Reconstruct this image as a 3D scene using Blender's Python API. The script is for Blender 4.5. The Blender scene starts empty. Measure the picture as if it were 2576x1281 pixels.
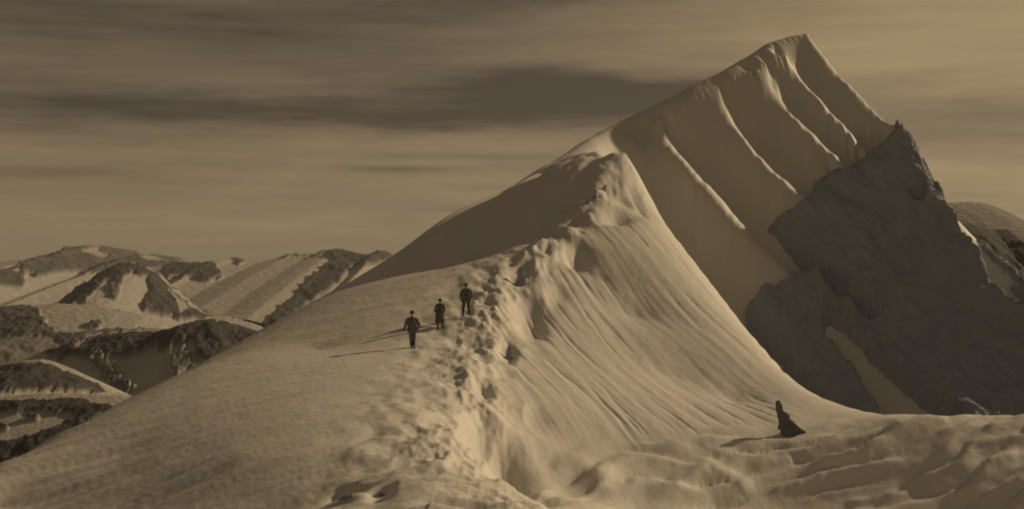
import bpy, bmesh, math, random
import numpy as np
from mathutils import Vector, Matrix
random.seed(7)
scene = bpy.context.scene
col = scene.collection

# ------------------------------------------------------------------ camera
F, CU, CV, IW = 3300.0, 1287.5, 640.5, 2575.0      # focal length and frame centre in picture units
cam_d = bpy.data.cameras.new('camera')
cam_d.sensor_width = 36.0
cam_d.lens = 36.0 * F / IW
cam_d.clip_start = 0.1
cam_d.clip_end = 30000
cam = bpy.data.objects.new('camera', cam_d)
cam.rotation_euler = (math.radians(90), 0, 0)
col.objects.link(cam)
scene.camera = cam

# ------------------------------------------------------------------ light
SUN_AZ = math.radians(51)      # to the right of the viewing direction, behind the mountain
SUN_EL = math.radians(24)
sdir = Vector((math.sin(SUN_AZ) * math.cos(SUN_EL), math.cos(SUN_AZ) * math.cos(SUN_EL), math.sin(SUN_EL)))
sun_d = bpy.data.lights.new('sun', 'SUN')
sun_d.energy = 2.2
sun_d.angle = math.radians(1.0)
sun_d.color = (1.0, 0.76, 0.46)
sun = bpy.data.objects.new('sun', sun_d)
sun.rotation_euler = sdir.to_track_quat('Z', 'Y').to_euler()
sun.location = (0, 0, 200)
col.objects.link(sun)

SKY_STRENGTH = 0.10
world = bpy.data.worlds.new('World')
scene.world = world
world.use_nodes = True
wt = world.node_tree
wn, wl = wt.nodes, wt.links
wn.clear()


def wmath(op, a, b=None, c=None, clamp=False):
    n = wn.new('ShaderNodeMath'); n.operation = op; n.use_clamp = clamp
    for i, v in enumerate((a, b, c)):
        if v is None: continue
        if isinstance(v, (int, float)): n.inputs[i].default_value = v
        else: wl.new(v, n.inputs[i])
    return n.outputs[0]


def wnoise(vec, scale, detail=4, rough=0.55):
    n = wn.new('ShaderNodeTexNoise'); n.inputs['Scale'].default_value = scale
    n.inputs['Detail'].default_value = detail; n.inputs['Roughness'].default_value = rough
    wl.new(vec, n.inputs['Vector'])
    return n.outputs['Fac']


sky = wn.new('ShaderNodeTexSky')
sky.sky_type = 'NISHITA'; sky.sun_disc = False
sky.sun_elevation = SUN_EL; sky.sun_rotation = SUN_AZ
sky.altitude = 3500; sky.air_density = 1.0; sky.dust_density = 3.0; sky.ozone_density = 1.0
bw = wn.new('ShaderNodeRGBToBW'); wl.new(sky.outputs[0], bw.inputs[0])
tc = wn.new('ShaderNodeTexCoord')
sep = wn.new('ShaderNodeSeparateXYZ'); wl.new(tc.outputs['Generated'], sep.inputs[0])
az = wmath('ARCTAN2', sep.outputs[0], sep.outputs[1])
el = wmath('ARCSINE', sep.outputs[2])


def wvec(x, y, z=0.0):
    n = wn.new('ShaderNodeCombineXYZ')
    for i, v in enumerate((x, y, z)):
        if isinstance(v, (int, float)): n.inputs[i].default_value = v
        else: wl.new(v, n.inputs[i])
    return n.outputs[0]


# long level cloud streaks, everywhere in the sky
st1 = wnoise(wvec(wmath('MULTIPLY', az, 3.2), wmath('MULTIPLY', el, 26.0), 3.7), 1.0, 6, 0.6)
st2 = wnoise(wvec(wmath('MULTIPLY', az, 9.0), wmath('MULTIPLY', el, 110.0), 9.1), 1.0, 4, 0.6)
warp = wnoise(wvec(wmath('MULTIPLY', az, 11.0), wmath('MULTIPLY', el, 40.0), 1.3), 1.0, 5, 0.6)
warp2 = wnoise(wvec(wmath('MULTIPLY', az, 11.0), wmath('MULTIPLY', el, 60.0), 5.3), 1.0, 5, 0.6)
azw = wmath('ADD', az, wmath('MULTIPLY', wmath('SUBTRACT', warp, 0.5), 0.16))
elw = wmath('ADD', el, wmath('MULTIPLY', wmath('SUBTRACT', warp2, 0.5), 0.030))
CLOUDS = [  # centre u, v, half width, half height, strength (the cloud banks over the ridge)
    (1380, 215, 520, 58, .95), (1640, 245, 330, 34, .7), (1150, 300, 780, 44, .85), (640, 285, 520, 34, .3),
    (110, 290, 420, 75, .55), (150, 60, 800, 120, .5), (1250, -10, 420, 45, .6), (60, 440, 420, 26, .3),
    (1005, 426, 150, 8, .55), (1200, 394, 260, 10, .35), (1170, 528, 180, 9, .3), (2480, 310, 330, 75, .42), (900, 90, 500, 60, .35), (2350, 90, 620, 190, -.85), (2480, 440, 300, 50, -.4), (1000, 520, 900, 90, -.12),
]
acc = None
for (cu, cv, hw, hh, s) in CLOUDS:
    ca, ce = math.atan((cu - CU) / F), math.atan((CV - cv) / F)
    small = hh < 15
    dx = wmath('DIVIDE', wmath('SUBTRACT', az if small else azw, ca), hw / F)
    dy = wmath('DIVIDE', wmath('SUBTRACT', el if small else elw, ce), hh / F)
    r = wmath('ADD', wmath('MULTIPLY', dx, dx), wmath('MULTIPLY', dy, dy))
    g = wmath('MULTIPLY', wmath('EXPONENT', wmath('MULTIPLY', r, -1.0)), s)
    acc = g if acc is None else wmath('ADD', acc, g)
streak = wmath('MULTIPLY', wmath('SUBTRACT', st1, 0.40), 1.1)
fine = wmath('MULTIPLY', wmath('SUBTRACT', st2, 0.5), 0.75)
dark = wmath('ADD', wmath('ADD', acc, streak), fine)
dark = wmath('MINIMUM', wmath('MAXIMUM', dark, -0.75), 1.05)
cl = wmath('SUBTRACT', 1.0, wmath('MULTIPLY', dark, 0.60))
lum = wmath('MULTIPLY', wmath('MULTIPLY', wmath('DIVIDE', wmath('MULTIPLY', bw.outputs[0], 0.77), wmath('ADD', 1.0, wmath('MULTIPLY', bw.outputs[0], 0.125))), wmath('SUBTRACT', 1.0, wmath('MULTIPLY', wmath('EXPONENT', wmath('MULTIPLY', el, -14.0)), 0.20))), cl)
mul = wn.new('ShaderNodeVectorMath'); mul.operation = 'SCALE'
tint = wn.new('ShaderNodeMix'); tint.data_type = 'RGBA'          # warm low haze, cooler cloud and high sky
wl.new(wmath('ADD', wmath('MULTIPLY', dark, 0.45), wmath('MULTIPLY', el, 0.9), clamp=True), tint.inputs[0])
tint.inputs[6].default_value = (1.0, 0.735, 0.40, 1); tint.inputs[7].default_value = (1.0, 0.80, 0.62, 1)
wl.new(tint.outputs[2], mul.inputs[0])
wl.new(lum, mul.inputs['Scale'])
bg = wn.new('ShaderNodeBackground'); bg.inputs['Strength'].default_value = SKY_STRENGTH
wl.new(mul.outputs[0], bg.inputs['Color'])
wo = wn.new('ShaderNodeOutputWorld'); wl.new(bg.outputs[0], wo.inputs['Surface'])

vs = scene.view_settings
vs.view_transform = 'Standard'; vs.look = 'None'; vs.gamma = 1.0; vs.exposure = 0.0
vs.use_curve_mapping = False
scene.cycles.filter_width = 2.0
scene.cycles.max_bounces = 6
scene.cycles.diffuse_bounces = 3

# ------------------------------------------------------------------ helpers


def P(u, v, d):
    return np.array([(u - CU) / F * d, d, (CV - v) / F * d])


def tag(o, label, cat, group=None, kind=None):
    o['label'] = label; o['category'] = cat
    if group: o['group'] = group
    if kind: o['kind'] = kind
    return o


def hash2(ix, iy, seed):
    h = (ix.astype(np.uint64) * np.uint64(374761393) + iy.astype(np.uint64) * np.uint64(668265263) + np.uint64(seed * 1442695041 + 12345)) & np.uint64(0xFFFFFFFF)
    h = ((h ^ (h >> np.uint64(13))) * np.uint64(1274126177)) & np.uint64(0xFFFFFFFF)
    h = h ^ (h >> np.uint64(16))
    return (h & np.uint64(0xFFFF)).astype(np.float64) / 65535.0


def pnoise(x, y, seed=0):
    x = x + 4096.37; y = y + 4096.73
    ix = np.floor(x); iy = np.floor(y)
    fx = x - ix; fy = y - iy
    ix = ix.astype(np.int64); iy = iy.astype(np.int64)
    sx = fx * fx * fx * (fx * (fx * 6 - 15) + 10); sy = fy * fy * fy * (fy * (fy * 6 - 15) + 10)

    def g(ax, ay, dx, dy):
        a = hash2(ax, ay, seed) * 2 * np.pi
        return np.cos(a) * dx + np.sin(a) * dy
    n00 = g(ix, iy, fx, fy); n10 = g(ix + 1, iy, fx - 1, fy)
    n01 = g(ix, iy + 1, fx, fy - 1); n11 = g(ix + 1, iy + 1, fx - 1, fy - 1)
    return ((n00 * (1 - sx) + n10 * sx) * (1 - sy) + (n01 * (1 - sx) + n11 * sx) * sy) * 1.5


def fbm(x, y, oct=4, seed=0, gain=0.5, ridged=False):
    a, s, t = 1.0, 0.0, 0.0
    for i in range(oct):
        n = pnoise(x, y, seed + i * 17)
        if ridged: n = 1 - 2 * np.abs(n)
        s = s + a * n; t += a
        a *= gain; x = x * 2.03 + 11.3; y = y * 2.03 + 5.7
    return s / t


def sstep(a, b, x):
    t = np.clip((x - a) / (b - a), 0, 1)
    return t * t * (3 - 2 * t)


def poly_dist(X, Y, pts):
    """distance, signed side (+ = right of travel) and 0..1 position to an open polyline"""
    pts = np.asarray(pts, float)[:, :2]
    seg = np.hypot(*(pts[1:] - pts[:-1]).T); cum = np.concatenate([[0], np.cumsum(seg)])
    best = np.full(X.shape, 1e18); sd = np.zeros(X.shape); tt = np.zeros(X.shape)
    for i in range(len(pts) - 1):
        a, b = pts[i], pts[i + 1]; d = b - a; L2 = d @ d
        t = np.clip(((X - a[0]) * d[0] + (Y - a[1]) * d[1]) / L2, 0, 1)
        ex = X - a[0] - t * d[0]; ey = Y - a[1] - t * d[1]
        q = ex * ex + ey * ey
        m = q < best
        best = np.where(m, q, best)
        sd = np.where(m, np.sign(ex * d[1] - ey * d[0]), sd)
        tt = np.where(m, (cum[i] + t * seg[i]) / cum[-1], tt)
    return np.sqrt(best), sd, tt


def poly_sd(X, Y, pts):
    """signed distance to a closed polygon, positive inside"""
    pts = np.asarray(pts, float)[:, :2]
    n = len(pts); inside = np.zeros(X.shape, bool); best = np.full(X.shape, 1e18)
    for i in range(n):
        a, b = pts[i], pts[(i + 1) % n]; d = b - a
        t = np.clip(((X - a[0]) * d[0] + (Y - a[1]) * d[1]) / max(d @ d, 1e-12), 0, 1)
        best = np.minimum(best, (X - a[0] - t * d[0]) ** 2 + (Y - a[1] - t * d[1]) ** 2)
        if a[1] != b[1]:
            c = ((a[1] > Y) != (b[1] > Y)) & (X < (b[0] - a[0]) * (Y - a[1]) / (b[1] - a[1]) + a[0])
            inside ^= c
    return np.where(inside, 1, -1) * np.sqrt(best)


def grid_object(name, V, mat, keep=None, attrs=None):
    R, C = V.shape[:2]
    idx = np.arange(R * C).reshape(R, C)
    q = np.stack([idx[:-1, :-1], idx[:-1, 1:], idx[1:, 1:], idx[1:, :-1]], -1).reshape(-1, 4)
    verts = V.reshape(-1, 3)
    sel = None
    if keep is not None:
        q = q[keep[:-1, :-1].ravel() & keep[1:, 1:].ravel() & keep[:-1, 1:].ravel() & keep[1:, :-1].ravel()]
        sel = np.unique(q)
        remap = np.zeros(R * C, np.int64); remap[sel] = np.arange(len(sel))
        q = remap[q]; verts = verts[sel]
    me = bpy.data.meshes.new(name)
    me.vertices.add(len(verts)); me.vertices.foreach_set('co', verts.astype(np.float32).ravel())
    me.loops.add(q.size); me.loops.foreach_set('vertex_index', q.astype(np.int32).ravel())
    me.polygons.add(len(q)); me.polygons.foreach_set('loop_start', np.arange(0, q.size, 4, dtype=np.int32))
    me.polygons.foreach_set('use_smooth', np.ones(len(q), bool))
    me.update(calc_edges=True)
    for k, a in (attrs or {}).items():
        at = me.attributes.new(k, 'FLOAT', 'POINT')
        a = a.ravel()
        at.data.foreach_set('value', (a if sel is None else a[sel]).astype(np.float32))
    me.materials.append(mat)
    o = bpy.data.objects.new(name, me); col.objects.link(o)
    return o


# ------------------------------------------------------------------ materials


def new_mat(name):
    m = bpy.data.materials.new(name); m.use_nodes = True
    nt = m.node_tree
    return m, nt, nt.nodes['Principled BSDF']


def ramp(nt, fac, stops):
    r = nt.nodes.new('ShaderNodeValToRGB')
    while len(r.color_ramp.elements) < len(stops): r.color_ramp.elements.new(0.5)
    for e, (p, c) in zip(r.color_ramp.elements, stops):
        e.position = p; e.color = (*c, 1)
    nt.links.new(fac, r.inputs[0])
    return r.outputs[0]


def tex(nt, kind, scale, detail=5, rough=0.6, stretch=(1, 1, 1), rot=(0, 0, 0)):
    tcn = nt.nodes.new('ShaderNodeTexCoord'); mp = nt.nodes.new('ShaderNodeMapping')
    mp.inputs['Scale'].default_value = stretch; mp.inputs['Rotation'].default_value = rot
    nt.links.new(tcn.outputs['Object'], mp.inputs['Vector'])
    n = nt.nodes.new(kind)
    n.inputs['Scale'].default_value = scale
    if 'Detail' in n.inputs:
        n.inputs['Detail'].default_value = detail; n.inputs['Roughness'].default_value = rough
    nt.links.new(mp.outputs[0], n.inputs['Vector'])
    return n.outputs[0]


def mixc(nt, fac, a, b):
    n = nt.nodes.new('ShaderNodeMix'); n.data_type = 'RGBA'
    for s, v in ((0, fac), (6, a), (7, b)):
        if isinstance(v, (int, float)): n.inputs[s].default_value = v
        elif isinstance(v, tuple): n.inputs[s].default_value = (*v, 1)
        else: nt.links.new(v, n.inputs[s])
    return n.outputs[2]


def bump(nt, bsdf, h, strength, dist):
    b = nt.nodes.new('ShaderNodeBump'); b.inputs['Strength'].default_value = strength; b.inputs['Distance'].default_value = dist
    nt.links.new(h, b.inputs['Height']); nt.links.new(b.outputs[0], bsdf.inputs['Normal'])


SNOW_A, SNOW_B, SNOW_C = (.82, .78, .73), (.79, .77, .68), (.85, .76, .69)


def snow_color(nt, scale):
    n1 = tex(nt, 'ShaderNodeTexNoise', scale, 3, .5)
    n2 = tex(nt, 'ShaderNodeTexNoise', scale * 2.7, 4, .6)
    c = mixc(nt, ramp(nt, n1, [(.35, (0, 0, 0)), (.65, (1, 1, 1))]), SNOW_A, SNOW_B)
    return mixc(nt, ramp(nt, n2, [(.5, (0, 0, 0)), (.75, (.8, .8, .8))]), c, SNOW_C)


def rock_color(nt, scale):
    n1 = tex(nt, 'ShaderNodeTexNoise', scale, 8, .65)
    return ramp(nt, n1, [(.2, (.38, .42, .50)), (.5, (.44, .48, .55)), (.8, (.50, .53, .58))])


m_snow, nt, bs = new_mat('wind_packed_snow')
bounce_dark = nt.nodes.new('ShaderNodeAttribute'); bounce_dark.attribute_name = 'bounce_dark'  # mask that darkens the hidden hollow floor to hold down bounced light
nt.links.new(mixc(nt, bounce_dark.outputs['Fac'], snow_color(nt, .22), ramp(nt, tex(nt, 'ShaderNodeTexNoise', 1.5, 8, .7), [(.3, (.05, .052, .06)), (.7, (.11, .11, .12))])), bs.inputs['Base Color'])
bs.inputs['Roughness'].default_value = .62; bs.inputs['Specular IOR Level'].default_value = .25
bump(nt, bs, tex(nt, 'ShaderNodeTexNoise', 2.6, 8, .68), .32, .10)

m_rock, nt, bs = new_mat('dark_rock')
nt.links.new(rock_color(nt, .35), bs.inputs['Base Color'])
bs.inputs['Roughness'].default_value = .92; bs.inputs['Specular IOR Level'].default_value = .15
bump(nt, bs, tex(nt, 'ShaderNodeTexNoise', 1.2, 9, .7), .8, .5)


def far_mat(name, scale):
    m, nt, bs = new_mat(name)
    at = nt.nodes.new('ShaderNodeAttribute'); at.attribute_name = 'rock'
    c = mixc(nt, at.outputs['Fac'], mixc(nt, .55, snow_color(nt, scale), (.40, .37, .33)), ramp(nt, tex(nt, 'ShaderNodeTexNoise', scale * 4, 8, .65), [(.25, (.055, .055, .06)), (.75, (.13, .125, .125))]))
    nt.links.new(c, bs.inputs['Base Color'])
    bs.inputs['Roughness'].default_value = .85; bs.inputs['Specular IOR Level'].default_value = .15
    bump(nt, bs, tex(nt, 'ShaderNodeTexNoise', scale * 10, 7, .65), .6, .6 / (scale * 10))
    return m


# ------------------------------------------------------------------ main mountain: control lines (u, v, distance)
_p0, _p1, _p2 = P(1575, 303, 175), P(2025, 88, 195), P(2025, 700, 173)
_fn = np.cross(_p1 - _p0, _p2 - _p0)


def face_d(u, v, off=0.0):
    """distance along the picture ray to the plane of the shaded face"""
    return float(_fn @ _p0 / (_fn @ P(u, v, 1.0))) + off


def aoff(u): return float(np.interp(u, [1575, 1650, 1815, 1930, 1985, 2025], [1.5, .2, .5, 1.8, 2.8, 3.4]))


A = [(-420, 1375, 40), (-200, 1265, 44), (0, 1165, 50), (250, 1042, 58), (500, 917, 70), (690, 812, 82), (850, 725, 96), (1010, 640, 113), (1200, 525, 137),
     (1400, 402, 159)] + [(u, v, face_d(u, v, aoff(u))) for u, v in [(1575, 303), (1750, 213), (1900, 138), (1940, 114), (1985, 99), (2010, 90), (2028, 82)]]
A2 = [(u, v, face_d(u, v, aoff(u) - 1.7)) for u, v in [(1660, 298), (1750, 250), (1900, 172), (1985, 128)]]
E = [(u, v, face_d(u, v, 3.6)) for u, v in [(2028, 82), (2090, 166), (2150, 232), (2215, 292), (2262, 340)]]
S = [(2262, 340, E[-1][2]), (2290, 362, 184), (2312, 410, 183.5), (2342, 460, 183), (2370, 512, 182), (2430, 580, 180), (2500, 650, 178), (2580, 725, 175), (2750, 880, 170)]
B = [(1085, 1262, 34), (1110, 1215, 38), (1135, 1150, 45), (1165, 1090, 50), (1195, 1030, 55), (1180, 960, 59), (1200, 880, 66), (1240, 765, 74), (1300, 690, 80), (1350, 640, 84), (1450, 562, 92), (1520, 465, 98), (1575, 388, 103)]
Cc = [(1575, 388, 103), (1625, 478, 101), (1680, 572, 98), (1780, 702, 92), (1880, 832, 84), (1980, 942, 75), (2040, 1010, 68.5), (2100, 1076, 62)]
FT = [(1135, 1150, 45), (1250, 1215, 48), (1400, 1195, 53), (1550, 1160, 56), (1700, 1132, 58), (1900, 1094, 61), (2100, 1076, 62)]
EDGE = [(2100, 1076, 62), (2250, 1060, 61.3), (2330, 1062, 61), (2400, 1092, 59.5), (2470, 1060, 61), (2575, 1048, 60.7), (2800, 1040, 60), (3100, 1060, 58)]
RIBS = [  # snow ribs on the shaded face
    [(1650, 308), (1700, 365), (1760, 430), (1850, 530), (1950, 635), (2025, 700)],
    [(1815, 238), (1850, 310), (1900, 375), (1960, 435), (2030, 500)],
    [(1930, 175), (1970, 245), (2030, 310), (2090, 360), (2160, 425)],
    [(1985, 155), (2030, 215), (2080, 270), (2130, 320), (2200, 390)],
]
SEC = [-3.5, 0.0, 1.6, 2.6, 3.4]           # each strip of the face right of a rib stands further back
RW = [30, 13, 22, 10]


def rib_lines(k, r):
    rin, rout = [], []
    for i, (u, v) in enumerate(r):
        f = min(1.0, i / 2)                        # a rib grows out of the smooth roll below the skyline
        o = aoff(u) - .6
        rin.append((u, v, face_d(u, v, o + (SEC[k + 1] + 1.1 - o) * f)))
        w = RW[k] * (.35 + .65 * f); u2, v2 = u - w * .75, v + w * .65
        rout.append((u2, v2, face_d(u2, v2, o + (SEC[k] - 1.0 - o) * f)))
    return [rin, rout]


def line(pts, step):
    p = np.array([P(*q) for q in pts]); out = []
    for a, b in zip(p[:-1], p[1:]):
        n = max(1, int(np.linalg.norm((b - a)[:2]) / step))
        out += [a + (b - a) * k / n for k in range(n)]
    out.append(p[-1]); return out


ctrl = []
la = line(A[:9], 3.0)[:-1] + line(A[8:], 1.1)
ctrl += la
pa = np.array(la)
for i in sorted(set(list(range(0, 40, 3)) + list(range(40, len(pa), 7)))):                       # the hidden far side of the ridge falls away
    t = pa[min(i + 1, len(pa) - 1)] - pa[max(i - 1, 0)]; nrm = np.array([-t[1], t[0]]); nrm /= np.linalg.norm(nrm)
    if nrm[0] > 0: nrm = -nrm
    for dd, dz in ((6, 5.5), (18, 19), (60, 70)):
        ctrl.append(np.array([pa[i][0] + nrm[0] * dd, pa[i][1] + nrm[1] * dd, pa[i][2] - dz]))
le = line(E, 1.1)[1:] + line(S, 1.5)[1:]
ctrl += le
for p in le[::4]:
    ctrl.append(p + np.array([5, 9, -22])); ctrl.append(p + np.array([20, 40, -75]))
ctrl += [P(2025, 88, 214) + np.array([4, 14, -16]), P(2025, 88, 214) + np.array([0, 60, -75]), P(1900, 138, 205) + np.array([-10, 60, -70])]
ctrl += line(B, 1.5)[:-1] + line(Cc, 2.0) + line(FT, 2.0)[1:-1] + line(EDGE, 3.0)[1:]
for k, p in enumerate(line(Cc[:-2], 2.5)):                 # the far side of the spur's right edge drops away
    if k == 0: continue
    ctrl += [p + np.array([1.6, 2.4, -2.6]), p + np.array([5, 8, -9.0])]
ctrl += [P(1575, 388, 103) + np.array([1.0, 5.0, -1.6])]
for r in sum([rib_lines(k, r) for k, r in enumerate(RIBS)], []):
    ctrl += line(r, 1.2)
# troughs between the ribs
TR = [[(1750, 300), (1830, 400), (1930, 520), (1985, 575)],
      [(1890, 215), (1950, 310), (2020, 390), (2090, 445)],
      [(1962, 170), (2005, 235), (2060, 295), (2125, 350)],
      [(2030, 150), (2085, 220), (2150, 290), (2225, 360)],
      [(1605, 380), (1645, 445), (1712, 565), (1800, 685), (1880, 792)]]
TR = [[(u, v, face_d(u, v, SEC[(1, 2, 3, 4, 0)[k]] + (.3, .2, .1, .1, 1.6)[k])) for u, v in r] for k, r in enumerate(TR)]
ctrl += line(A2, 1.1)
ctrl += line([(u, v, face_d(u, v, .5)) for u, v in [(1592, 352), (1620, 330)]], 2.0)
ctrl += line([(u, v, face_d(u, v, -1.5)) for u, v in [(1590, 470), (1640, 560), (1715, 690), (1800, 800), (1870, 900)]], 3.0)
for r in TR:
    ctrl += line(r, 2.0)
ctrl += [P(*q) for q in [
    # rock wall and its foot
    (2190, 405, 186), (2100, 460, 182.5), (2045, 510, 179), (1940, 590, 175.5), (2035, 712, 171), (1880, 812, 164), (1960, 920, 160), (2060, 1050, 154),
    (2150, 600, 176), (2250, 600, 177), (2150, 800, 167), (2300, 800, 168), (2450, 800, 169), (2230, 1000, 157), (2400, 1000, 158), (2575, 1000, 160), (2600, 850, 167),
    (2100, 1100, 151), (2300, 1110, 151), (2575, 1110, 152), (2750, 1100, 152), (3000, 1050, 155),
    # hidden hollow behind the spur and behind the snow edge
    (1680, 720, 122), (1780, 880, 115), (1900, 1010, 108), (2100, 1260, 95), (2250, 1300, 80), (2400, 1300, 80), (2575, 1280, 75), (2800, 1250, 70), (2575, 1250, 115), (2250, 1250, 115), (2900, 1250, 100), (3100, 1280, 110),
    (2000, 1150, 125),
    # left slope
    (1300, 545, 97), (1400, 464, 110), (1450, 428, 125), (1500, 375, 147), (1250, 650, 92), (1100, 700, 92), (1035, 875, 64), (1105, 823, 68.5), (1172, 797, 71),
    (800, 880, 66), (900, 1000, 53), (1050, 950, 57), (1100, 1050, 50), (600, 1050, 51), (300, 1150, 49), (600, 1150, 44), (900, 1150, 42), (-300, 1310, 46), (0, 1350, 43), (300, 1345, 39.5), (600, 1345, 37), (900, 1340, 33), (0, 1281, 46), (300, 1281, 42.5), (600, 1281, 39), (900, 1281, 34.5), (1080, 1281, 33),
    # snow in front
    (1250, 1281, 44.5), (1400, 1281, 49.5), (1600, 1281, 53), (1800, 1281, 55), (2000, 1281, 55.3), (2200, 1281, 55), (2400, 1281, 54.5), (2575, 1281, 54), (2900, 1281, 53), (1700, 1200, 56), (2000, 1170, 58.5), (2300, 1150, 58.3), (2575, 1150, 57.3),
    # spur face, slightly hollow
    (1400, 900, 68), (1500, 700, 83), (1600, 800, 79), (1700, 950, 71), (1550, 1020, 63), (1850, 1010, 69), (1300, 1050, 57), (1350, 830, 72), (1570, 520, 97)]]
ctrl += [np.array(q, float) for q in [(0, 0, -1.7), (0, 3, -1.75), (-4, 3, -1.9), (4, 3, -1.9), (0, 10, -2.9), (-8, 10, -3.6), (8, 10, -3.4), (0, 20, -4.7), (-12, 20, -6), (14, 18, -7.0), (-18, 28, -8.3), (20, 26, -12.0), (3, 38, -8.6), (12, 46, -12.8), (24, 46, -13.2),
                                      (-30, 10, -14), (30, 10, -8), (-10, -10, -3), (10, -10, -3)]]
ctrl = np.array(ctrl)
# drop near-duplicates
keepc = []
for i, p in enumerate(ctrl):
    if all((p[0] - ctrl[j][0]) ** 2 + (p[1] - ctrl[j][1]) ** 2 > 0.3 for j in keepc): keepc.append(i)
ctrl = ctrl[keepc]
n = len(ctrl)
D = np.hypot(ctrl[:, None, 0] - ctrl[None, :, 0], ctrl[:, None, 1] - ctrl[None, :, 1])
M = np.zeros((n + 3, n + 3)); M[:n, :n] = -D
M[:n, :n] += np.eye(n) * 0.003
M[:n, n] = 1; M[:n, n + 1:] = ctrl[:, :2]; M[n, :n] = 1; M[n + 1:, :n] = ctrl[:, :2].T
w = np.linalg.solve(M, np.concatenate([ctrl[:, 2], [0, 0, 0]])).astype(np.float32)


def rbf(X, Y):
    x = X.ravel().astype(np.float32); y = Y.ravel().astype(np.float32); out = np.empty(x.size, np.float32)
    cx = ctrl[:, 0].astype(np.float32); cy = ctrl[:, 1].astype(np.float32)
    for i in range(0, x.size, 1500):
        a, b = x[i:i + 1500], y[i:i + 1500]
        r = a[:, None] - cx; r *= r
        q = b[:, None] - cy; q *= q
        r += q; np.sqrt(r, out=r)
        out[i:i + 1500] = -(r @ w[:n]) + w[n] + w[n + 1] * a + w[n + 2] * b
    return out.reshape(X.shape).astype(np.float64)


ys = np.concatenate([np.linspace(1, 29, 30), np.arange(29.4, 75, .17), np.arange(75, 130, .27), np.arange(130, 150, .5), np.arange(150, 170, .2), np.arange(170, 203, .09), np.linspace(204, 300, 30)])
sc_ = np.concatenate([np.linspace(-.95, -.42, 40), np.arange(-.415, .415, .0011), np.linspace(.42, .95, 40)])
Yg, Sg = np.meshgrid(ys, sc_, indexing='ij')
Xg = Yg * Sg
Zb = rbf(Xg, Yg)

xy = lambda L: np.array([P(*q)[:2] for q in L])
spur_poly = np.concatenate([xy(B)[2:], xy(Cc)[1:], xy(FT)[::-1][1:-1]])
fore_poly = np.concatenate([xy(FT), xy(EDGE)[1:], np.array([[60, 20], [4, 20], [-7, 28]]), xy([(860, 1281, 34), (1000, 1230, 37)])])


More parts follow.
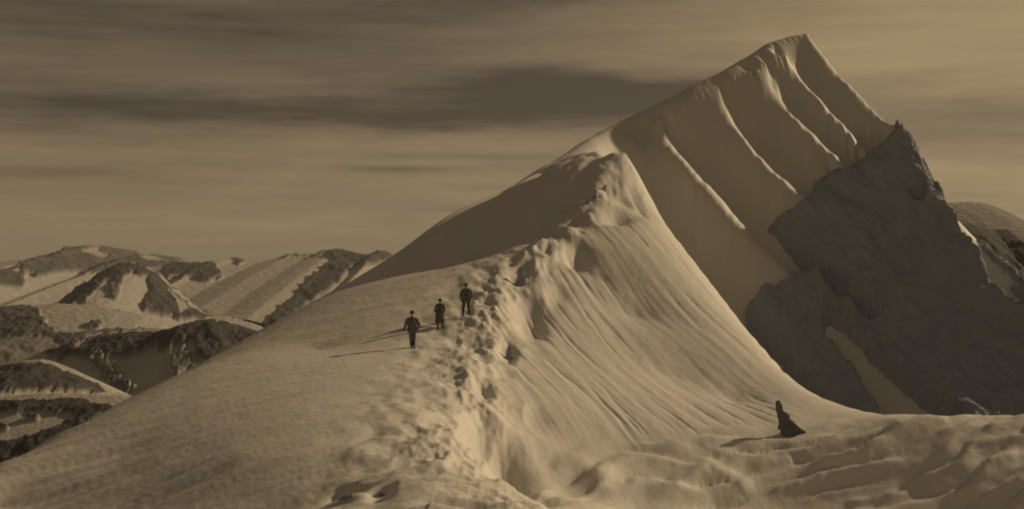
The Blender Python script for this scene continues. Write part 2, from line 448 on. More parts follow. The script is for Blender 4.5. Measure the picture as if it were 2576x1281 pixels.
def detail(X, Y, Z):
    """wind and snow relief on the smooth mountain"""
    out = np.zeros_like(Z)
    # cornice roll along the skyline
    d, s, t = poly_dist(X, Y, xy(A))
        # spur face streaks down the slope
    sd = poly_sd(X, Y, spur_poly)
    ws = sstep(-.2, 2.5, sd)
    e1 = .32 * X - .95 * Y; e2 = .95 * X + .32 * Y
    wob = .6 * pnoise(X / 14, Y / 14, 5)
    st = fbm((e1) / 14, (e2 + wob) / .6, 3, 21)
    st2 = np.maximum(0, fbm(e1 / 10, (e2 + wob) / .38, 2, 44) - .16)
    out += ws * (.05 * st - .30 * st2 * sstep(.1, .5, pnoise(X / 9, Y / 9, 3) + .35) + .10 * fbm(X / 6, Y / 8, 2, 8) + .025 * fbm(X / .7, Y / .9, 3, 81))
    # left slope: wind furrows across it
    wlft = (1 - sstep(-2.5, .3, sd)) * (1 - sstep(-1.5, 1.0, poly_sd(X, Y, fore_poly)))
    a1 = .88 * X + .48 * Y; a2 = -.48 * X + .88 * Y
    lo = fbm(a1 / 17, (a2 + .8 * pnoise(X / 14, Y / 14, 9)) / 1.2, 4, 61)
    lo2 = fbm(a1 / 4, a2 / .45, 2, 77)
    near = 1 - sstep(85, 110, Y)
    out += wlft * near * (.15 * lo + .035 * lo2 + .028 * fbm(X / 1.3, Y / 1.3, 3, 12))
    b1 = .38 * X + .92 * Y; b2 = .92 * X - .38 * Y
    up = fbm(b1 / 60, b2 / 3.2, 4, 91)
    dA = d * np.where(s > 0, 1, -1)
    out += (1 - near) * wlft * .75 * up * sstep(-1, 6, dA) * (1 - sstep(15, 25, dA))
    # open face: soft mottling
    out += sstep(150, 170, Y) * .25 * fbm(X / 9, Y / 9, 4, 33)
    # crest of the spur, broken into lumps
    d, s, t = poly_dist(X, Y, xy(B))
    cr = np.exp(-(d / 1.5) ** 2) * sstep(.02, .15, t)
    out += cr * (.62 * fbm(X / 2.4, Y / 4.2, 4, 14, ridged=True) - .1) * (1 - .55 * sstep(.75, 1, t))
    sh = np.exp(-((d - 2.4) / 1.6) ** 2) * (s < 0)
    out += sh * .35 * fbm(X / 2.3, Y / 3.5, 3, 19)
    out += -.9 * np.exp(-((d - 2.2) / .9) ** 2) * (s > 0) * np.maximum(0, pnoise(X / 3.1, Y / 4.5, 25) + .05) * sstep(.2, .4, t)
    # drifts in front
    wf = sstep(-2.2, .2, poly_sd(X, Y, fore_poly))
    c1 = .89 * X + .45 * Y; c2 = -.45 * X + .89 * Y
    wx = 1.5 * pnoise(X / 7, Y / 7, 41); wy = 1.5 * pnoise(X / 7, Y / 7, 42)
    left_w = 1 - sstep(0, 9, X)
    ph = (c2 + 1.3 * pnoise(X / 6, Y / 6, 43) * (1 + left_w) + .30 * pnoise(X / 1.6, Y / 1.6, 44)) / 1.45
    fr = ph - np.floor(ph)                        # wind-cut steps: a long face towards the viewer, a short flat top
    saw = np.where(fr < .72, sstep(-.25, .72, fr) * 1.03, 1 - (fr - .72) / .28)
    am = np.clip(.55 + 1.1 * pnoise(c1 / 5.5, c2 / 2.2, 45), 0, 1.1)
    dr = 2.4 * saw * am
    dl = fbm((X + wx) / 2.6, (Y + wy) / 2.4, 3, 58, ridged=True)
    out += wf * ((.8 + .2 * (1 - left_w)) * .13 * dr + left_w * .07 * dl + .03 * fbm(X / .8, Y / .8, 3, 66))
    for (pl, amp) in DRIFTS:
        dd, ss, t = poly_dist(X, Y, pl)
        ends = sstep(0, .25, t) * (1 - sstep(.75, 1, t)) * (.75 + .5 * pnoise(X / 1.7, Y / 1.7, 47))
        out += .45 * amp * ends * np.where(ss > 0, np.exp(-(dd / .4)), np.maximum(0, 1 - dd / (1.4 * amp))) * sstep(-1.5, 0.5, poly_sd(X, Y, fore_poly))
    # broken crust where the slope meets the drifts
    wc = sstep(-3, 0, X) * (1 - sstep(4, 7, X)) * sstep(30, 36, Y) * (1 - sstep(47, 52, Y))
    out += wc * .16 * fbm(X / 1.1, Y / 1.6, 4, 71, ridged=True)
    for (cx, cy, rx, ry, dep) in PITS:
        out -= dep * np.exp(-(((X - cx) / rx) ** 2 + ((Y - cy) / ry) ** 2) ** 1.5)
    return out


def hit_z(Zf, u, v, y0=28, y1=212):
    """where the picture ray meets the smooth ground (grid lookup)"""
    s = (u - CU) / F; tz = (CV - v) / F
    j = int(np.argmin(np.abs(sc_ - s)))
    for i in range(len(ys)):
        if ys[i] < y0: continue
        if tz * ys[i] <= Zf[i, j]:
            return np.array([s * ys[i], ys[i], Zf[i, j]])
    return P(u, v, y1)


def px_line(pts): return np.array([hit_z(Zb, *p)[:2] for p in pts])


DRIFTS = [(px_line(p), a) for p, a in [
    ([(2071, 1204), (2112, 1180), (2144, 1160), (2224, 1128), (2256, 1112)], .45),
    ([(2296, 1208), (2340, 1172), (2376, 1144), (2400, 1120), (2464, 1088), (2560, 1064)], .5),
    ([(2360, 1269), (2404, 1232), (2456, 1204), (2528, 1168), (2600, 1135)], .5),
    ([(2492, 1228), (2574, 1192), (2650, 1165)], .4),
    ([(1919, 1252), (1983, 1245), (2063, 1224), (2079, 1200)], .4),
    ([(1887, 1192), (1923, 1180), (2007, 1160)], .35),
    ([(1663, 1168), (1703, 1176), (1783, 1148), (1887, 1156)], .35),
    ([(2111, 1132), (2167, 1112), (2248, 1085), (2304, 1070)], .4),
    ([(1480, 1215), (1560, 1180), (1660, 1165), (1750, 1180)], .45),
    ([(1600, 1270), (1700, 1240), (1780, 1190), (1860, 1230), (1900, 1275)], .5),
    ([(1270, 1262), (1330, 1232), (1400, 1196), (1450, 1160)], .8), ([(1180, 1215), (1230, 1170), (1262, 1120)], .5), ([(1420, 1262), (1500, 1236), (1560, 1205)], .6),
    ([(2180, 1262), (2240, 1225), (2290, 1190), (2350, 1150)], .3), ([(2420, 1275), (2500, 1252), (2600, 1215)], .45), ([(2120, 1275), (2200, 1262), (2290, 1240)], .3),
    ([(2440, 1140), (2500, 1118), (2590, 1095)], .35), ([(1960, 1150), (2050, 1118), (2120, 1098)], .35), ([(1760, 1215), (1840, 1208), (1900, 1220)], .3), ([(1350, 1265), (1450, 1272), (1560, 1258)], .3),
    ([(1820, 1130), (1900, 1122), (1990, 1105)], .3), ([(2010, 1215), (2060, 1185), (2110, 1150)], .3), ([(1540, 1240), (1600, 1220), (1680, 1212)], .35)]]
PITS = []
for (u, v, rx, ry, dep) in [(1235, 1120, 1.2, 2.6, 1.1), (1290, 1190, 1.6, 2.6, 1.1), (1420, 1215, 1.6, 1.6, .5), (870, 1250, .5, .9, .35), (960, 1245, .35, .8, .25), (1150, 1270, 1.1, .8, .4), (1210, 990, .5, 1.6, .5), (1330, 800, .9, 3.2, .7), (1275, 890, .45, 1.6, .5)]:
    h = hit_z(Zb, u, v); PITS.append((h[0], h[1], rx, ry, dep))

Zd = Zb + detail(Xg, Yg, Zb)
# cirque floor behind the spur, unseen, darkened to cut bounced light on the face
bounce_dark_poly = np.concatenate([xy(Cc)[1:-1] + np.array([4.0, 7.0]), xy(EDGE)[1:] + np.array([0.0, 9.0]), np.array([[95, 60], [110, 160], [60, 150], [40, 146], [27, 150], [18, 146]])])
bounce_dark = sstep(-2, 3, poly_sd(Xg, Yg, bounce_dark_poly) + 3 * fbm(Xg / 6, Yg / 6, 3, 812))
main = grid_object('snow_mountain', np.stack([Xg, Yg, Zd], -1), m_snow, attrs={'bounce_dark': bounce_dark})
tag(main, 'sharp snow mountain with ribbed shaded face and jagged spur', 'mountain', kind='structure')

# ------------------------------------------------------------------ rock wall on the mountain's right flank
ROCK = [(2265, 300), (2292, 350), (2314, 400), (2344, 450), (2367, 495), (2390, 525), (2445, 585), (2505, 650), (2585, 725), (2900, 1000), (2900, 1200), (2400, 1200), (2230, 1180), (2110, 1130), (2085, 1078), (2060, 1050), (2010, 985), (1960, 920), (1890, 850),
        (1872, 812), (1885, 780), (1920, 745), (1990, 715), (2032, 702), (1995, 660), (1930, 578), (1980, 545), (2036, 515), (2040, 470), (2100, 450), (2160, 420), (2200, 390), (2245, 350)]
HOLES = [([(2085, 825), (2125, 845), (2170, 895), (2212, 940), (2275, 1000), (2345, 1050), (2440, 1120), (2300, 1140), (2225, 1085), (2190, 1020), (2170, 970), (2150, 930), (2115, 897), (2085, 868)], 1.0),
         ([(2385, 525), (2410, 548), (2440, 585), (2475, 640), (2560, 725), (2540, 725), (2465, 655), (2430, 610), (2400, 560)], .9),
         ([(2485, 685), (2510, 700), (2545, 745), (2600, 800), (2560, 790), (2505, 740)], .9),
         ([(2070, 728), (2120, 748), (2160, 775), (2205, 825), (2190, 822), (2150, 785), (2110, 760)], .45),
         ([(2300, 520), (2312, 522), (2310, 532), (2298, 530)], .4)]
ri = np.where((ys > 148) & (ys < 203))[0]
ci = np.where((sc_ > .155) & (sc_ < .60))[0]
Xr = Xg[np.ix_(ri, ci)]; Yr = Yg[np.ix_(ri, ci)]; Zr0 = Zb[np.ix_(ri, ci)]
U = CU + F * Xr / Yr; Vv = CV - F * Zr0 / Yr
jx = 18 * fbm(Xr / 3.0, Yr / 1.6, 5, 201, gain=.6); jy = 20 * fbm(Xr / 3.0, Yr / 1.6, 5, 231, gain=.6)
j2 = 7 * fbm(Xr / .7, Yr / .4, 3, 251); jx = jx + j2; jy = jy - j2
sd = poly_sd(U + jx, Vv + jy, ROCK)
for hp, hs in HOLES:
    hsd = poly_sd(U + .6 * jx, Vv + .6 * jy, hp) + 5
    sd = np.where(hsd > -12, np.minimum(sd, -hsd * hs + (1 - hs) * 10), sd)
inw = sstep(-2, 40, sd)
crag = fbm((Xr + .4 * Yr) / 8, Yr / 14, 4, 311, ridged=True) * 2.6 + fbm(Xr / 7, Yr / 4, 5, 301, ridged=True) * 1.6 + fbm(Xr / 1.6, Yr / 1.0, 4, 331, ridged=True) * .45
Zr = Zr0 + np.clip(sd * .16, -5, 1.0) + inw * (.4 + crag) * .6
# a leaning rock tooth at the top of the wall
tp = P(2268, 335, E[-1][2] - .5)
Zr += 1.0 * np.exp(-np.hypot((Xr - tp[0]) / .8, (Yr - tp[1]) / 1.2))
rock = grid_object('rock_face', np.stack([Xr, Yr, Zr], -1), m_rock, keep=sd > -34)
tag(rock, 'dark jagged rock wall below the ribbed snow face', 'rock face', kind='structure')

# ------------------------------------------------------------------ far ranges


def far_ridge(name, label, D, crest, front, height, back, polys, mat, rough, res=(420, 130), seed=0, base=0.0, dark_all=False, pw=1.25, spike=9, jag=1.5):
    """one range: a crest line at distance D, a front falling towards the viewer and a back falling away"""
    cr = np.array(crest, float)
    us = np.linspace(cr[0, 0], cr[-1, 0], res[0])
    vc = np.interp(us, cr[:, 0], cr[:, 1])
    k = np.array([.25, .5, .25]); vc = np.convolve(np.pad(vc, 1, 'edge'), k, 'valid')
    jg = jag * fbm(us / 14, us * 0 + seed, 4, 600 + seed, ridged=True) / F * D
    x0 = (us - CU) / F * D; z0 = (CV - vc) / F * D
    px = D / F                                           # metres in one picture unit at that distance
    t = np.concatenate([np.linspace(-1, 0, 14)[:-1], np.linspace(0, 1, res[1]) ** 1.15])
    T, X = np.meshgrid(t, x0, indexing='ij'); Z0 = np.meshgrid(t, z0, indexing='ij')[1]
    Y = np.where(T < 0, D - T * back, D - T * front)
    Z0 = Z0 + np.meshgrid(t, jg, indexing='ij')[1] * (1 - sstep(.0, .06, np.abs(T)))
    Z = np.where(T < 0, Z0 - height * .8 * np.abs(T), Z0 - height * np.abs(T) ** pw)
    fade = sstep(0, .15, np.abs(T)) * .93 + .07
    s1 = rough * 6
    nz = fbm(X / s1, Y / (s1 * 1.3), 6, 400 + seed, ridged=True, gain=.55)
    U = CU + F * X / Y; Vv = CV - F * Z / Y
    ju = 14 * fbm(X / (px * 30), Vv / 20, 4, 500 + seed); jv = spike * fbm(X / (px * 16), Vv / 22, 4, 530 + seed) + (spike - 9) * fbm(X / (px * 7), Vv / 60, 3, 540 + seed)
    rk = np.ones_like(X) * (1.0 if dark_all else base)
    for p, val in polys:
        s = poly_sd(U + ju, Vv + jv, p)
        rk = rk + (val - rk) * sstep(-1.5, 2.5, s)
    Z = Z + rough * fade * nz * (.12 + .88 * rk) + rough * .5 * rk * fade
    speck = fbm(X / (px * 9), Vv / 5, 4, 560 + seed)
    rk = np.clip(rk + (.9 * np.maximum(0, speck - .18) * (1 - rk)) - .9 * np.maximum(0, speck - .25) * rk, 0, 1)
    o = grid_object(name, np.stack([X, Y, Z], -1), mat, attrs={'rock': rk})
    return tag(o, label, 'mountain', kind='structure')


crest0 = [(-300, 668), (-100, 665), (0, 660), (60, 654), (110, 649), (160, 646), (190, 633), (205, 636), (216, 622), (240, 629), (262, 620), (290, 633), (310, 640), (335, 655), (360, 649), (385, 640), (410, 649), (440, 656), (480, 663),
          (520, 660), (560, 662), (590, 649), (605, 655), (660, 661), (700, 650), (740, 641), (790, 642), (830, 632), (858, 628), (900, 639), (940, 646), (966, 631), (985, 648), (1060, 660), (1200, 670)]
far_ridge('distant_range', 'pale snowfield range with dark summits along the horizon', 4200, crest0, 1500, 150, 1500, [
    ([(40, 672), (150, 640), (190, 610), (262, 600), (320, 630), (385, 625), (440, 650), (470, 668), (330, 690), (200, 690), (100, 700)], .85),
    ([(208, 640), (240, 622), (285, 648), (240, 655)], .1), ([(352, 655), (372, 642), (400, 645), (432, 662), (380, 664)], .15),
    ([(-100, 690), (60, 690), (60, 725), (-100, 730)], .9),
    ([(580, 655), (592, 640), (620, 660), (600, 668)], 1), ([(690, 655), (740, 638), (830, 632), (830, 640), (740, 648)], .9),
    ([(400, 690), (440, 668), (490, 670), (540, 668), (565, 700), (520, 712), (470, 700), (420, 705)], 1),
    ([(828, 640), (858, 620), (900, 635), (940, 640), (966, 622), (990, 645), (950, 672), (890, 672), (850, 720), (770, 775), (700, 830), (660, 830), (740, 750), (800, 690), (838, 660)], 1),
], far_mat('far_range_snow', .004), 14, (620, 170), 1, jag=4)
far_ridge('snow_peak', 'snow bowl peak with dark rock ridges below the horizon range', 2600, [(-200, 800), (60, 790), (150, 760), (200, 726), (260, 690), (310, 664), (335, 660), (352, 664), (372, 672), (395, 690), (410, 706), (440, 732), (480, 765), (520, 792), (570, 796), (640, 815), (720, 850), (800, 880)], 520, 150, 500, [
    ([(140, 770), (200, 728), (300, 662), (350, 660), (400, 690), (425, 720), (480, 770), (540, 800), (470, 810), (420, 800), (360, 790), (352, 778), (375, 745), (378, 700), (350, 695), (330, 685), (310, 700), (300, 740), (280, 710), (250, 720), (215, 760), (170, 780)], 1),
    ([(415, 715), (445, 745), (480, 775), (460, 800), (440, 760)], .25),
    ([(275, 720), (295, 715), (300, 760), (280, 755)], .8),
], far_mat('bowl_peak_snow', .006), 9, (480, 150), 2)
far_ridge('glacier_shoulder', 'rounded dark hill with a pale glacier tongue', 1700, [(-300, 790), (-100, 780), (0, 774), (50, 767), (95, 768), (150, 764), (230, 770), (310, 780), (370, 795), (415, 816), (440, 832), (520, 850), (620, 900)], 420, 110, 400, [
    ([(-300, 770), (80, 765), (100, 785), (120, 830), (180, 850), (250, 830), (200, 880), (100, 960), (-300, 960)], .85),
    ([(-300, 850), (120, 850), (160, 870), (60, 960), (-300, 960)], .5),
    ([(225, 812), (245, 805), (262, 815), (245, 830), (228, 830)], .9),
    ([(180, 842), (300, 832), (420, 828), (420, 834), (300, 842), (200, 850)], .8),
], far_mat('glacier_snow', .009), 6, (420, 130), 3)
far_ridge('dark_ridge', 'dark rock ridge with snow fringe streaming down its flank', 1200, [(-200, 940), (40, 912), (120, 880), (180, 866), (205, 852), (260, 842), (330, 836), (400, 834), (450, 820), (490, 808), (540, 804), (590, 815), (640, 832), (700, 852), (780, 890)], 340, 120, 300, [
    ([(100, 890), (180, 866), (205, 845), (330, 830), (400, 828), (490, 800), (560, 800), (640, 826), (720, 850), (640, 900), (520, 930), (490, 905), (500, 880), (480, 866), (440, 872), (420, 885), (380, 880), (340, 890), (300, 900), (240, 905), (200, 900), (150, 905)], 1),
    ([(186, 872), (235, 848), (240, 858), (215, 890), (190, 893)], .05),
    ([(255, 905), (340, 985), (300, 990), (230, 920)], .8),
    ([(430, 900), (470, 890), (490, 925), (440, 955)], .7),
], far_mat('dark_ridge_snow', .012), 7, (460, 140), 4, spike=24)
far_ridge('rock_hump', 'low dark rock hump edged with a snow streak', 800, [(-250, 940), (-60, 925), (0, 920), (60, 908), (110, 904), (140, 912), (190, 932), (240, 958), (290, 985), (340, 1000), (420, 1015), (520, 1060)], 230, 60, 200, [
    ([(-250, 930), (60, 912), (105, 912), (140, 924), (190, 943), (250, 968), (272, 985), (250, 992), (100, 985), (-250, 995)], 1),
], far_mat('rock_hump_snow', .018), 3.2, (360, 110), 5)
far_ridge('snow_terrace', 'snow terrace with scattered dark rock bands', 520, [(-250, 1005), (-60, 1000), (0, 998), (100, 990), (200, 991), (300, 995), (360, 1000), (420, 1012), (520, 1050), (620, 1090)], 190, 75, 150, [
    ([(-250, 1015), (60, 1006), (220, 1003), (235, 1015), (300, 1022), (305, 1035), (250, 1050), (200, 1055), (180, 1045), (80, 1038), (30, 1040), (-250, 1045)], 1),
    ([(150, 1068), (240, 1045), (260, 1055), (180, 1085)], 1), ([(65, 1054), (95, 1050), (98, 1058), (72, 1062)], .9), ([(-20, 1070), (18, 1075), (20, 1085), (-20, 1086)], .9),
    ([(-250, 1150), (0, 1122), (100, 1100), (260, 1062), (300, 1080), (300, 1300), (-250, 1300)], 1),
], far_mat('terrace_snow', .03), 2.2, (380, 130), 6)
far_ridge('pale_hill', 'rounded pale snow hill beyond the rock wall', 1500, [(2150, 560), (2300, 522), (2380, 511), (2440, 509), (2480, 513), (2520, 532), (2575, 570), (2650, 610), (2900, 690)], 500, 150, 400, [([(2100, 500), (2900, 500), (2900, 900), (2100, 900)], .25)], far_mat('pale_hill_snow', .01), 1.5, (260, 90), 7)
far_ridge('dark_hill', 'dark rock shoulder in front of the pale snow hill', 900, [(2150, 600), (2300, 570), (2400, 552), (2440, 562), (2490, 580), (2530, 578), (2575, 602), (2650, 640), (2900, 760)], 300, 200, 250, [], far_mat('dark_hill_rock', .015), 3, (260, 100), 8, dark_all=True)

# valley floor under everything, coloured dark to limit light bounced up at the face
vf, nt, bs = new_mat('valley_low_bounce')
nt.links.new(ramp(nt, tex(nt, 'ShaderNodeTexNoise', .004, 8, .65), [(.35, (.045, .05, .035)), (.6, (.09, .085, .075)), (.75, (.25, .24, .22))]), bs.inputs['Base Color']); bs.inputs['Roughness'].default_value = .8
gx = np.linspace(-9000, 9000, 90); gy = np.linspace(-3000, 14000, 90)
GX, GY = np.meshgrid(gx, gy)
GZ = -175 + 25 * fbm(GX / 900, GY / 900, 4, 700)
ground = grid_object('ground', np.stack([GX, GY, GZ], -1), vf)
tag(ground, 'broad dark valley floor far below the ridge', 'valley', kind='structure')

# ------------------------------------------------------------------ rocks poking out of the snow
Zsurf = Zd
m_stone, nt, bs = new_mat('wet_black_rock')
nt.links.new(ramp(nt, tex(nt, 'ShaderNodeTexNoise', 3.0, 8, .65), [(.3, (.12, .13, .16)), (.7, (.18, .19, .22))]), bs.inputs['Base Color'])
bs.inputs['Roughness'].default_value = .85
bump(nt, bs, tex(nt, 'ShaderNodeTexNoise', 6, 8, .7), .8, .1)


def rock_obj(name, prof, depth, label, u, v, cat='rock', seed=1, sink=.25, mat=None, rz=0, group=None):
    """a craggy boulder from a lathe-like silhouette: prof is [(height, left, right)] in metres, uneven round about"""
    rnd = random.Random(seed); bm = bmesh.new(); rings = []
    N = 11
    for h, l, r in prof:
        ring = []
        for k in range(N):
            a = 2 * math.pi * k / N + rnd.uniform(-.15, .15)
            cx, hx = (r - l) / 2, (r + l) / 2
            rr = 1 + rnd.uniform(-.16, .10)
            ring.append(bm.verts.new((cx + hx * math.cos(a) * rr, hx * depth * math.sin(a) * rr, h + rnd.uniform(-.05, .05) * hx)))
        rings.append(ring)
    for a, b in zip(rings[:-1], rings[1:]):
        for k in range(N):
            bm.faces.new((a[k], a[(k + 1) % N], b[(k + 1) % N], b[k]))
    bm.faces.new(rings[-1]); bm.faces.new(rings[0][::-1])
    bmesh.ops.triangulate(bm, faces=bm.faces[:])
    bmesh.ops.subdivide_edges(bm, edges=bm.edges[:], cuts=1, use_grid_fill=True)
    for vv in bm.verts:
        q = vv.co
        f = math.sin(q.x * 9 + seed) * math.cos(q.z * 7.3 + q.y * 5) * .05 + rnd.uniform(-.03, .03)
        vv.co += Vector((q.x, q.y, 0)).normalized() * f if q.xy.length > 1e-4 else Vector()
    me = bpy.data.meshes.new(name); bm.to_mesh(me); bm.free()
    me.materials.append(mat or m_stone)
    o = bpy.data.objects.new(name, me); col.objects.link(o)
    h = hit_z(Zsurf, u, v)
    o.location = (h[0], h[1], h[2] - sink); o.rotation_euler = (0, 0, rz)
    return tag(o, label, cat, group)


# ------------------------------------------------------------------ climbers


def cloth(name, c, r=.9):
    m, nt, bs = new_mat(name)
    nt.links.new(ramp(nt, tex(nt, 'ShaderNodeTexNoise', 14, 5, .6), [(.3, tuple(x * .8 for x in c)), (.7, tuple(x * 1.2 for x in c))]), bs.inputs['Base Color'])
    bs.inputs['Roughness'].default_value = r
    return m


m_skin = cloth('skin', (.42, .27, .19), .6)
m_boot = cloth('boot_leather', (.035, .03, .028), .7)


def make_person(label, u, v, joints, edges, mats, hat, coat, rz, scale, group='climbers on the snow slope'):
    """one continuous body grown from a joint skeleton; hat and coat are children"""
    names = list(joints)
    me = bpy.data.meshes.new('skeleton')
    me.from_pydata([joints[k][:3] for k in names], [(names.index(a), names.index(b)) for a, b, _ in edges], [])
    ob = bpy.data.objects.new('skeleton', me); col.objects.link(ob)
    md = ob.modifiers.new('skin', 'SKIN'); md.use_smooth_shade = True; md.branch_smoothing = .4
    for i, k in enumerate(names):
        sv = me.skin_vertices[0].data[i]; rr = joints[k][3]
        sv.radius = rr if isinstance(rr, tuple) else (rr, rr)
        sv.use_root = (k == 'pelvis')
    sb = ob.modifiers.new('sub', 'SUBSURF'); sb.levels = 2; sb.render_levels = 2
    dg = bpy.context.evaluated_depsgraph_get()
    body_me = bpy.data.meshes.new_from_object(ob.evaluated_get(dg))
    bpy.data.objects.remove(ob)
    mlist = list(mats.values()); keys = list(mats)
    body_me.materials.clear()
    for m in mlist: body_me.materials.append(m)
    segs = [(Vector(joints[a][:3]), Vector(joints[b][:3]), keys.index(mk)) for a, b, mk in edges]
    for p in body_me.polygons:
        c = p.center; best = (1e9, 0)
        for a, b, mi in segs:
            d = b - a; t = max(0, min(1, (c - a).dot(d) / max(d.length_squared, 1e-9)))
            q = (a + d * t - c).length_squared
            if q < best[0]: best = (q, mi)
        p.material_index = best[1]; p.use_smooth = True
    h = hit_z(Zsurf, u, v)
    root = bpy.data.objects.new('person', None); root.empty_display_size = .2
    col.objects.link(root); root.location = (h[0], h[1], h[2] - .05); root.rotation_euler = (0, 0, rz); root.scale = (scale,) * 3
    tag(root, label, 'person', group)
    body = bpy.data.objects.new('body', body_me); col.objects.link(body); body.parent = root

    def lathe(name, prof, m, loc=(0, 0, 0), squash=1.0, tilt=0.0, openb=False):
        bm = bmesh.new(); N = 20; rings = []
        for r, z in prof:
            rings.append([bm.verts.new((r * math.cos(2 * math.pi * k / N) * (1 + .03 * math.sin(5 * k)), r * squash * math.sin(2 * math.pi * k / N), z)) for k in range(N)])
        for a, b in zip(rings[:-1], rings[1:]):
            for k in range(N): bm.faces.new((a[k], a[(k + 1) % N], b[(k + 1) % N], b[k]))
        if prof[-1][0] < .12: bm.faces.new(rings[-1])
        mm = bpy.data.meshes.new(name); bm.to_mesh(mm); bm.free(); mm.materials.append(m)
        for p in mm.polygons: p.use_smooth = True
        o = bpy.data.objects.new(name, mm); col.objects.link(o); o.parent = root; o.location = loc; o.rotation_euler = (tilt, 0, 0)
        if openb:
            so = o.modifiers.new('thick', 'SOLIDIFY'); so.thickness = .015
        return o
    hx, hy, hz = joints['head'][:3]
    lathe('hat', hat[0], hat[1], (hx, hy, hz + hat[2]), 1.05)
    if coat: lathe('coat', coat[0], coat[1], (joints['pelvis'][0], joints['pelvis'][1], 0), .72, 0, True)
    return root


def skeleton(lfoot, rfoot, lhand, rhand, lelb, relb, lean=(0, 0), knee_y=-.03):
    lx, ly = lean
    j = {'pelvis': (0, 0, .95, (.17, .12)), 'belly': (lx * .3, ly * .3, 1.12, (.19, .14)), 'chest': (lx * .7, ly * .7, 1.32, (.225, .155)), 'neckbase': (lx, ly, 1.47, (.085, .08)),
         'neck': (lx, ly - .01, 1.54, .058), 'head': (lx, ly - .02, 1.63, (.080, .098)), 'crown': (lx, ly - .015, 1.73, (.07, .085)), 'nose': (lx, ly - .12, 1.63, .016)}
    ed = [('pelvis', 'belly', 'jacket'), ('belly', 'chest', 'jacket'), ('chest', 'neckbase', 'jacket'), ('neckbase', 'neck', 'skin'), ('neck', 'head', 'skin'), ('head', 'crown', 'hair'), ('head', 'nose', 'skin')]
    for s, f, h, e, tagc in ((-1, lfoot, lhand, lelb, 'l'), (1, rfoot, rhand, relb, 'r')):
        hipx = s * .10
        j[tagc + 'hip'] = (hipx, 0, .90, (.13, .13))
        j[tagc + 'knee'] = (hipx * .4 + f[0] * .6, f[1] * .5 + knee_y, .49 + f[2] * .5, .09)
        j[tagc + 'calf'] = (hipx * .2 + f[0] * .8, f[1] * .8, .33 + f[2] * .8, .08)
        j[tagc + 'ankle'] = (f[0], f[1] + .02, .10 + f[2], .045)
        j[tagc + 'toe'] = (f[0] + s * .03, f[1] - .17, .045 + f[2], (.05, .04))
        j[tagc + 'sh'] = (lx + s * .20, ly, 1.42, .10)
        j[tagc + 'el'] = (e[0], e[1], e[2], .078)
        wv = Vector(h) - Vector(e); wr = Vector(e) + wv * .80
        j[tagc + 'wr'] = (*wr, .036)
        j[tagc + 'palm'] = (*h, (.040, .026))
        ed += [('pelvis', tagc + 'hip', 'trousers'), (tagc + 'hip', tagc + 'knee', 'trousers'), (tagc + 'knee', tagc + 'calf', 'trousers'), (tagc + 'calf', tagc + 'ankle', 'boots'), (tagc + 'ankle', tagc + 'toe', 'boots'),
               ('neckbase', tagc + 'sh', 'jacket'), (tagc + 'sh', tagc + 'el', 'jacket'), (tagc + 'el', tagc + 'wr', 'jacket'), (tagc + 'wr', tagc + 'palm', 'gloves')]
        d = wv.normalized(); side = d.cross(Vector((0, 1, 0))).normalized()
        for q in range(4):
            o = (q - 1.5) * .021; L = (.062, .078, .074, .056)[q]
            b1 = Vector(h) + side * o + d * .035
            t1 = b1 + d * L * .55; t2 = t1 + (d * .7 + Vector((0, -.7, 0))).normalized() * L * .5
            j['%sf%d' % (tagc, q)] = (*t1, .0095); j['%sg%d' % (tagc, q)] = (*t2, .008)
            ed += [(tagc + 'palm', '%sf%d' % (tagc, q), 'gloves'), ('%sf%d' % (tagc, q), '%sg%d' % (tagc, q), 'gloves')]
        th = Vector(h) + side * .05 * -s + Vector((0, -.03, 0)); th2 = th + d * .035 + side * .01 * -s
        j[tagc + 'th'] = (*th, .011); j[tagc + 'ti'] = (*th2, .009)
        ed += [(tagc + 'wr', tagc + 'th', 'gloves'), (tagc + 'th', tagc + 'ti', 'gloves')]
    return j, ed


brim_hat = [(.165, .0), (.17, .012), (.10, .03), (.098, .09), (.085, .125), (.05, .135)]
cap = [(.100, -.03), (.108, .02), (.104, .07), (.075, .12), (.03, .14)]

dk1, dk2, dk3 = cloth('dark_grey_wool', (0.145, 0.131, 0.139)), cloth('black_brown_wool', (0.131, 0.116, 0.11)), cloth('dark_green_wool', (0.122, 0.145, 0.133))
tr1, tr2, tr3 = cloth('navy_trousers', (0.131, 0.128, 0.16)), cloth('grey_trousers', (.07, .062, .058)), cloth('brown_grey_trousers', (.10, .088, .075))
hat1, hat3 = cloth('dark_felt', (.05, .044, .04)), cloth('reddish_brown_felt', (.14, .09, .065))
hair = cloth('dark_hair', (.05, .035, .025))

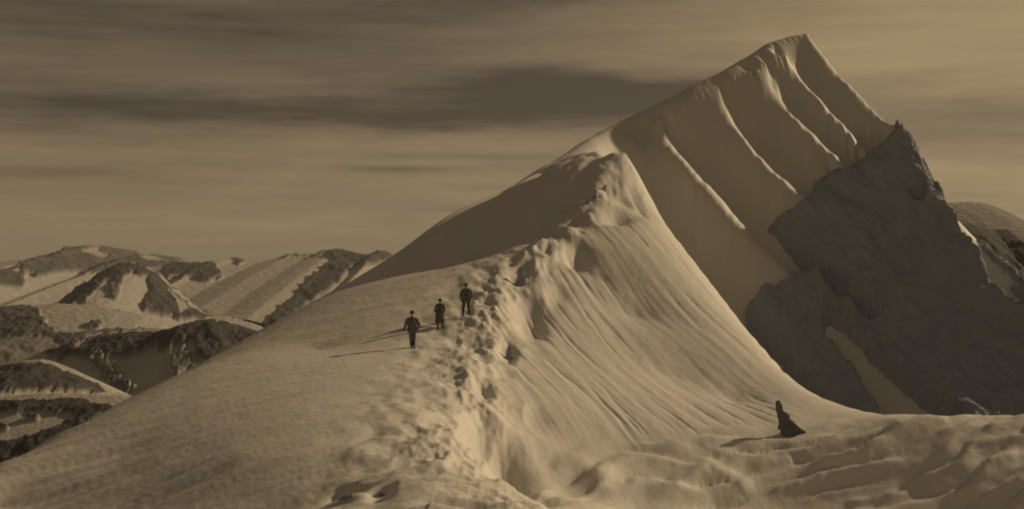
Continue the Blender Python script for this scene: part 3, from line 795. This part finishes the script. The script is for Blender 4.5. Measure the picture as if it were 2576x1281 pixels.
j, ed = skeleton((-.04, .02, 0), (.06, -.02, 0), (-.44, -.12, .93), (.27, -.12, .92), (-.33, .03, 1.12), (.35, .05, 1.13), (-.02, 0))
make_person('dark-clad climber with one arm held out, walking lowest on the slope', 1037, 877, j, ed, {'jacket': dk1, 'trousers': tr1, 'boots': m_boot, 'skin': m_skin, 'gloves': dk1, 'hair': hair}, (brim_hat, hat1, .06), ([(.245, .80), (.24, .92), (.225, 1.05), (.235, 1.18), (.22, 1.3)], dk1), .25, 1.02)
j, ed = skeleton((-.12, .05, 0), (.16, -.03, .02), (-.26, -.18, .86), (.24, -.20, .95), (-.30, .02, 1.12), (.31, .02, 1.13), (0, -.05))
make_person('climber in a long dark coat, between the other two climbers', 1106, 824, j, ed, {'jacket': dk2, 'trousers': tr2, 'boots': m_boot, 'skin': m_skin, 'gloves': dk2, 'hair': hair}, (cap, hat1, .04), ([(.30, .34), (.285, .6), (.25, .85), (.235, 1.02), (.24, 1.15)], dk2), .35, .86)
j, ed = skeleton((-.17, .02, -.04), (.20, -.05, .05), (-.25, -.10, .88), (.25, -.12, .9), (-.32, .04, 1.14), (.33, .04, 1.15), (.0, .02))
make_person('broad-shouldered climber in dark green jacket, legs apart, highest on the slope', 1172, 797, j, ed, {'jacket': dk3, 'trousers': tr3, 'boots': m_boot, 'skin': m_skin, 'gloves': dk3, 'hair': hair}, (cap, hat3, .04), ([(.25, .78), (.24, .9), (.225, 1.05), (.235, 1.2)], dk3), -.2, 1.0)

# dark rock fin beside the foot of the spur
FIN = [(-.5, -.02, 1.62), (0, -.03, 1.45), (.12, -.03, 1.25), (.30, -.05, 1.0), (.48, -.02, .78), (.66, -.10, .62), (.85, -.12, .45), (1.02, -.17, .30), (1.18, -.22, .13), (1.32, -.24, .05), (1.42, -.21, .06), (1.52, -.20, .0), (1.62, -.17, -.07)]
rock_obj('rock_fin', [(h, -a, b) for h, a, b in FIN], .5, 'leaning black rock fin with a thin pointed top at the spur foot', 1962, 1093, 'rock', 5, .05)
SM = [  # u, v, width m, height m, label
    (1310, 715, .7, 1.0, 'tallest dark boulder, standing in for the shaded hollow in the broken snow crest'),  # boulder added to give the darkness of a shaded hollow
    (1280, 905, .34, .7, 'narrow dark rock, standing in for a dark hollow below the broken snow crest'),  # rock added for the dark of a smaller hollow
    (1494, 500, .4, .4, 'small dark rock just left of the spur summit crest'),
    (1478, 515, .3, .28, 'smallest dark rock beside the spur summit rocks'),
    (1520, 478, .28, .45, 'upright dark rock at the notch under the spur summit'),
    (878, 1252, .5, .13, 'flat dark stone in the snow at the slope foot'),
    (958, 1247, .32, .11, 'small flat stone beside the larger flat stone in the snow'),
]
for i, (u, v, ww, hh, lab) in enumerate(SM):
    a = ww / 2
    rock_obj('rock', [(-.4, a * 1.1, a * 1.15), (0, a, a * 1.05), (hh * .35, a * .9, a * .95), (hh * .7, a * .5, a * .85), (hh * .93, a * .25, a * .5), (hh, a * .1, a * .25)], .8, lab, u, v, 'rock', 30 + i, .06, m_rock, random.uniform(-.4, .4))

# ------------------------------------------------------------------ thin mountain haze
hm = bpy.data.materials.new('thin_haze'); hm.use_nodes = True
hn = hm.node_tree; hn.nodes.clear()
pv = hn.nodes.new('ShaderNodeVolumePrincipled')
pv.inputs['Color'].default_value = (.92, .92, .92, 1); pv.inputs['Density'].default_value = .00005; pv.inputs['Anisotropy'].default_value = .1
ho = hn.nodes.new('ShaderNodeOutputMaterial'); hn.links.new(pv.outputs[0], ho.inputs['Volume'])
bm = bmesh.new(); bmesh.ops.create_cube(bm, size=1.0)
for vv in bm.verts:
    vv.co = Vector((vv.co.x * 18400, 5500 + vv.co.y * 17400, -215 if vv.co.z < 0 else 75))
hme = bpy.data.meshes.new('haze'); bm.to_mesh(hme); bm.free(); hme.materials.append(hm)
haze = bpy.data.objects.new('haze', hme); col.objects.link(haze)
tag(haze, 'thin pale haze hanging in the air over the far ranges', 'haze', kind='stuff')
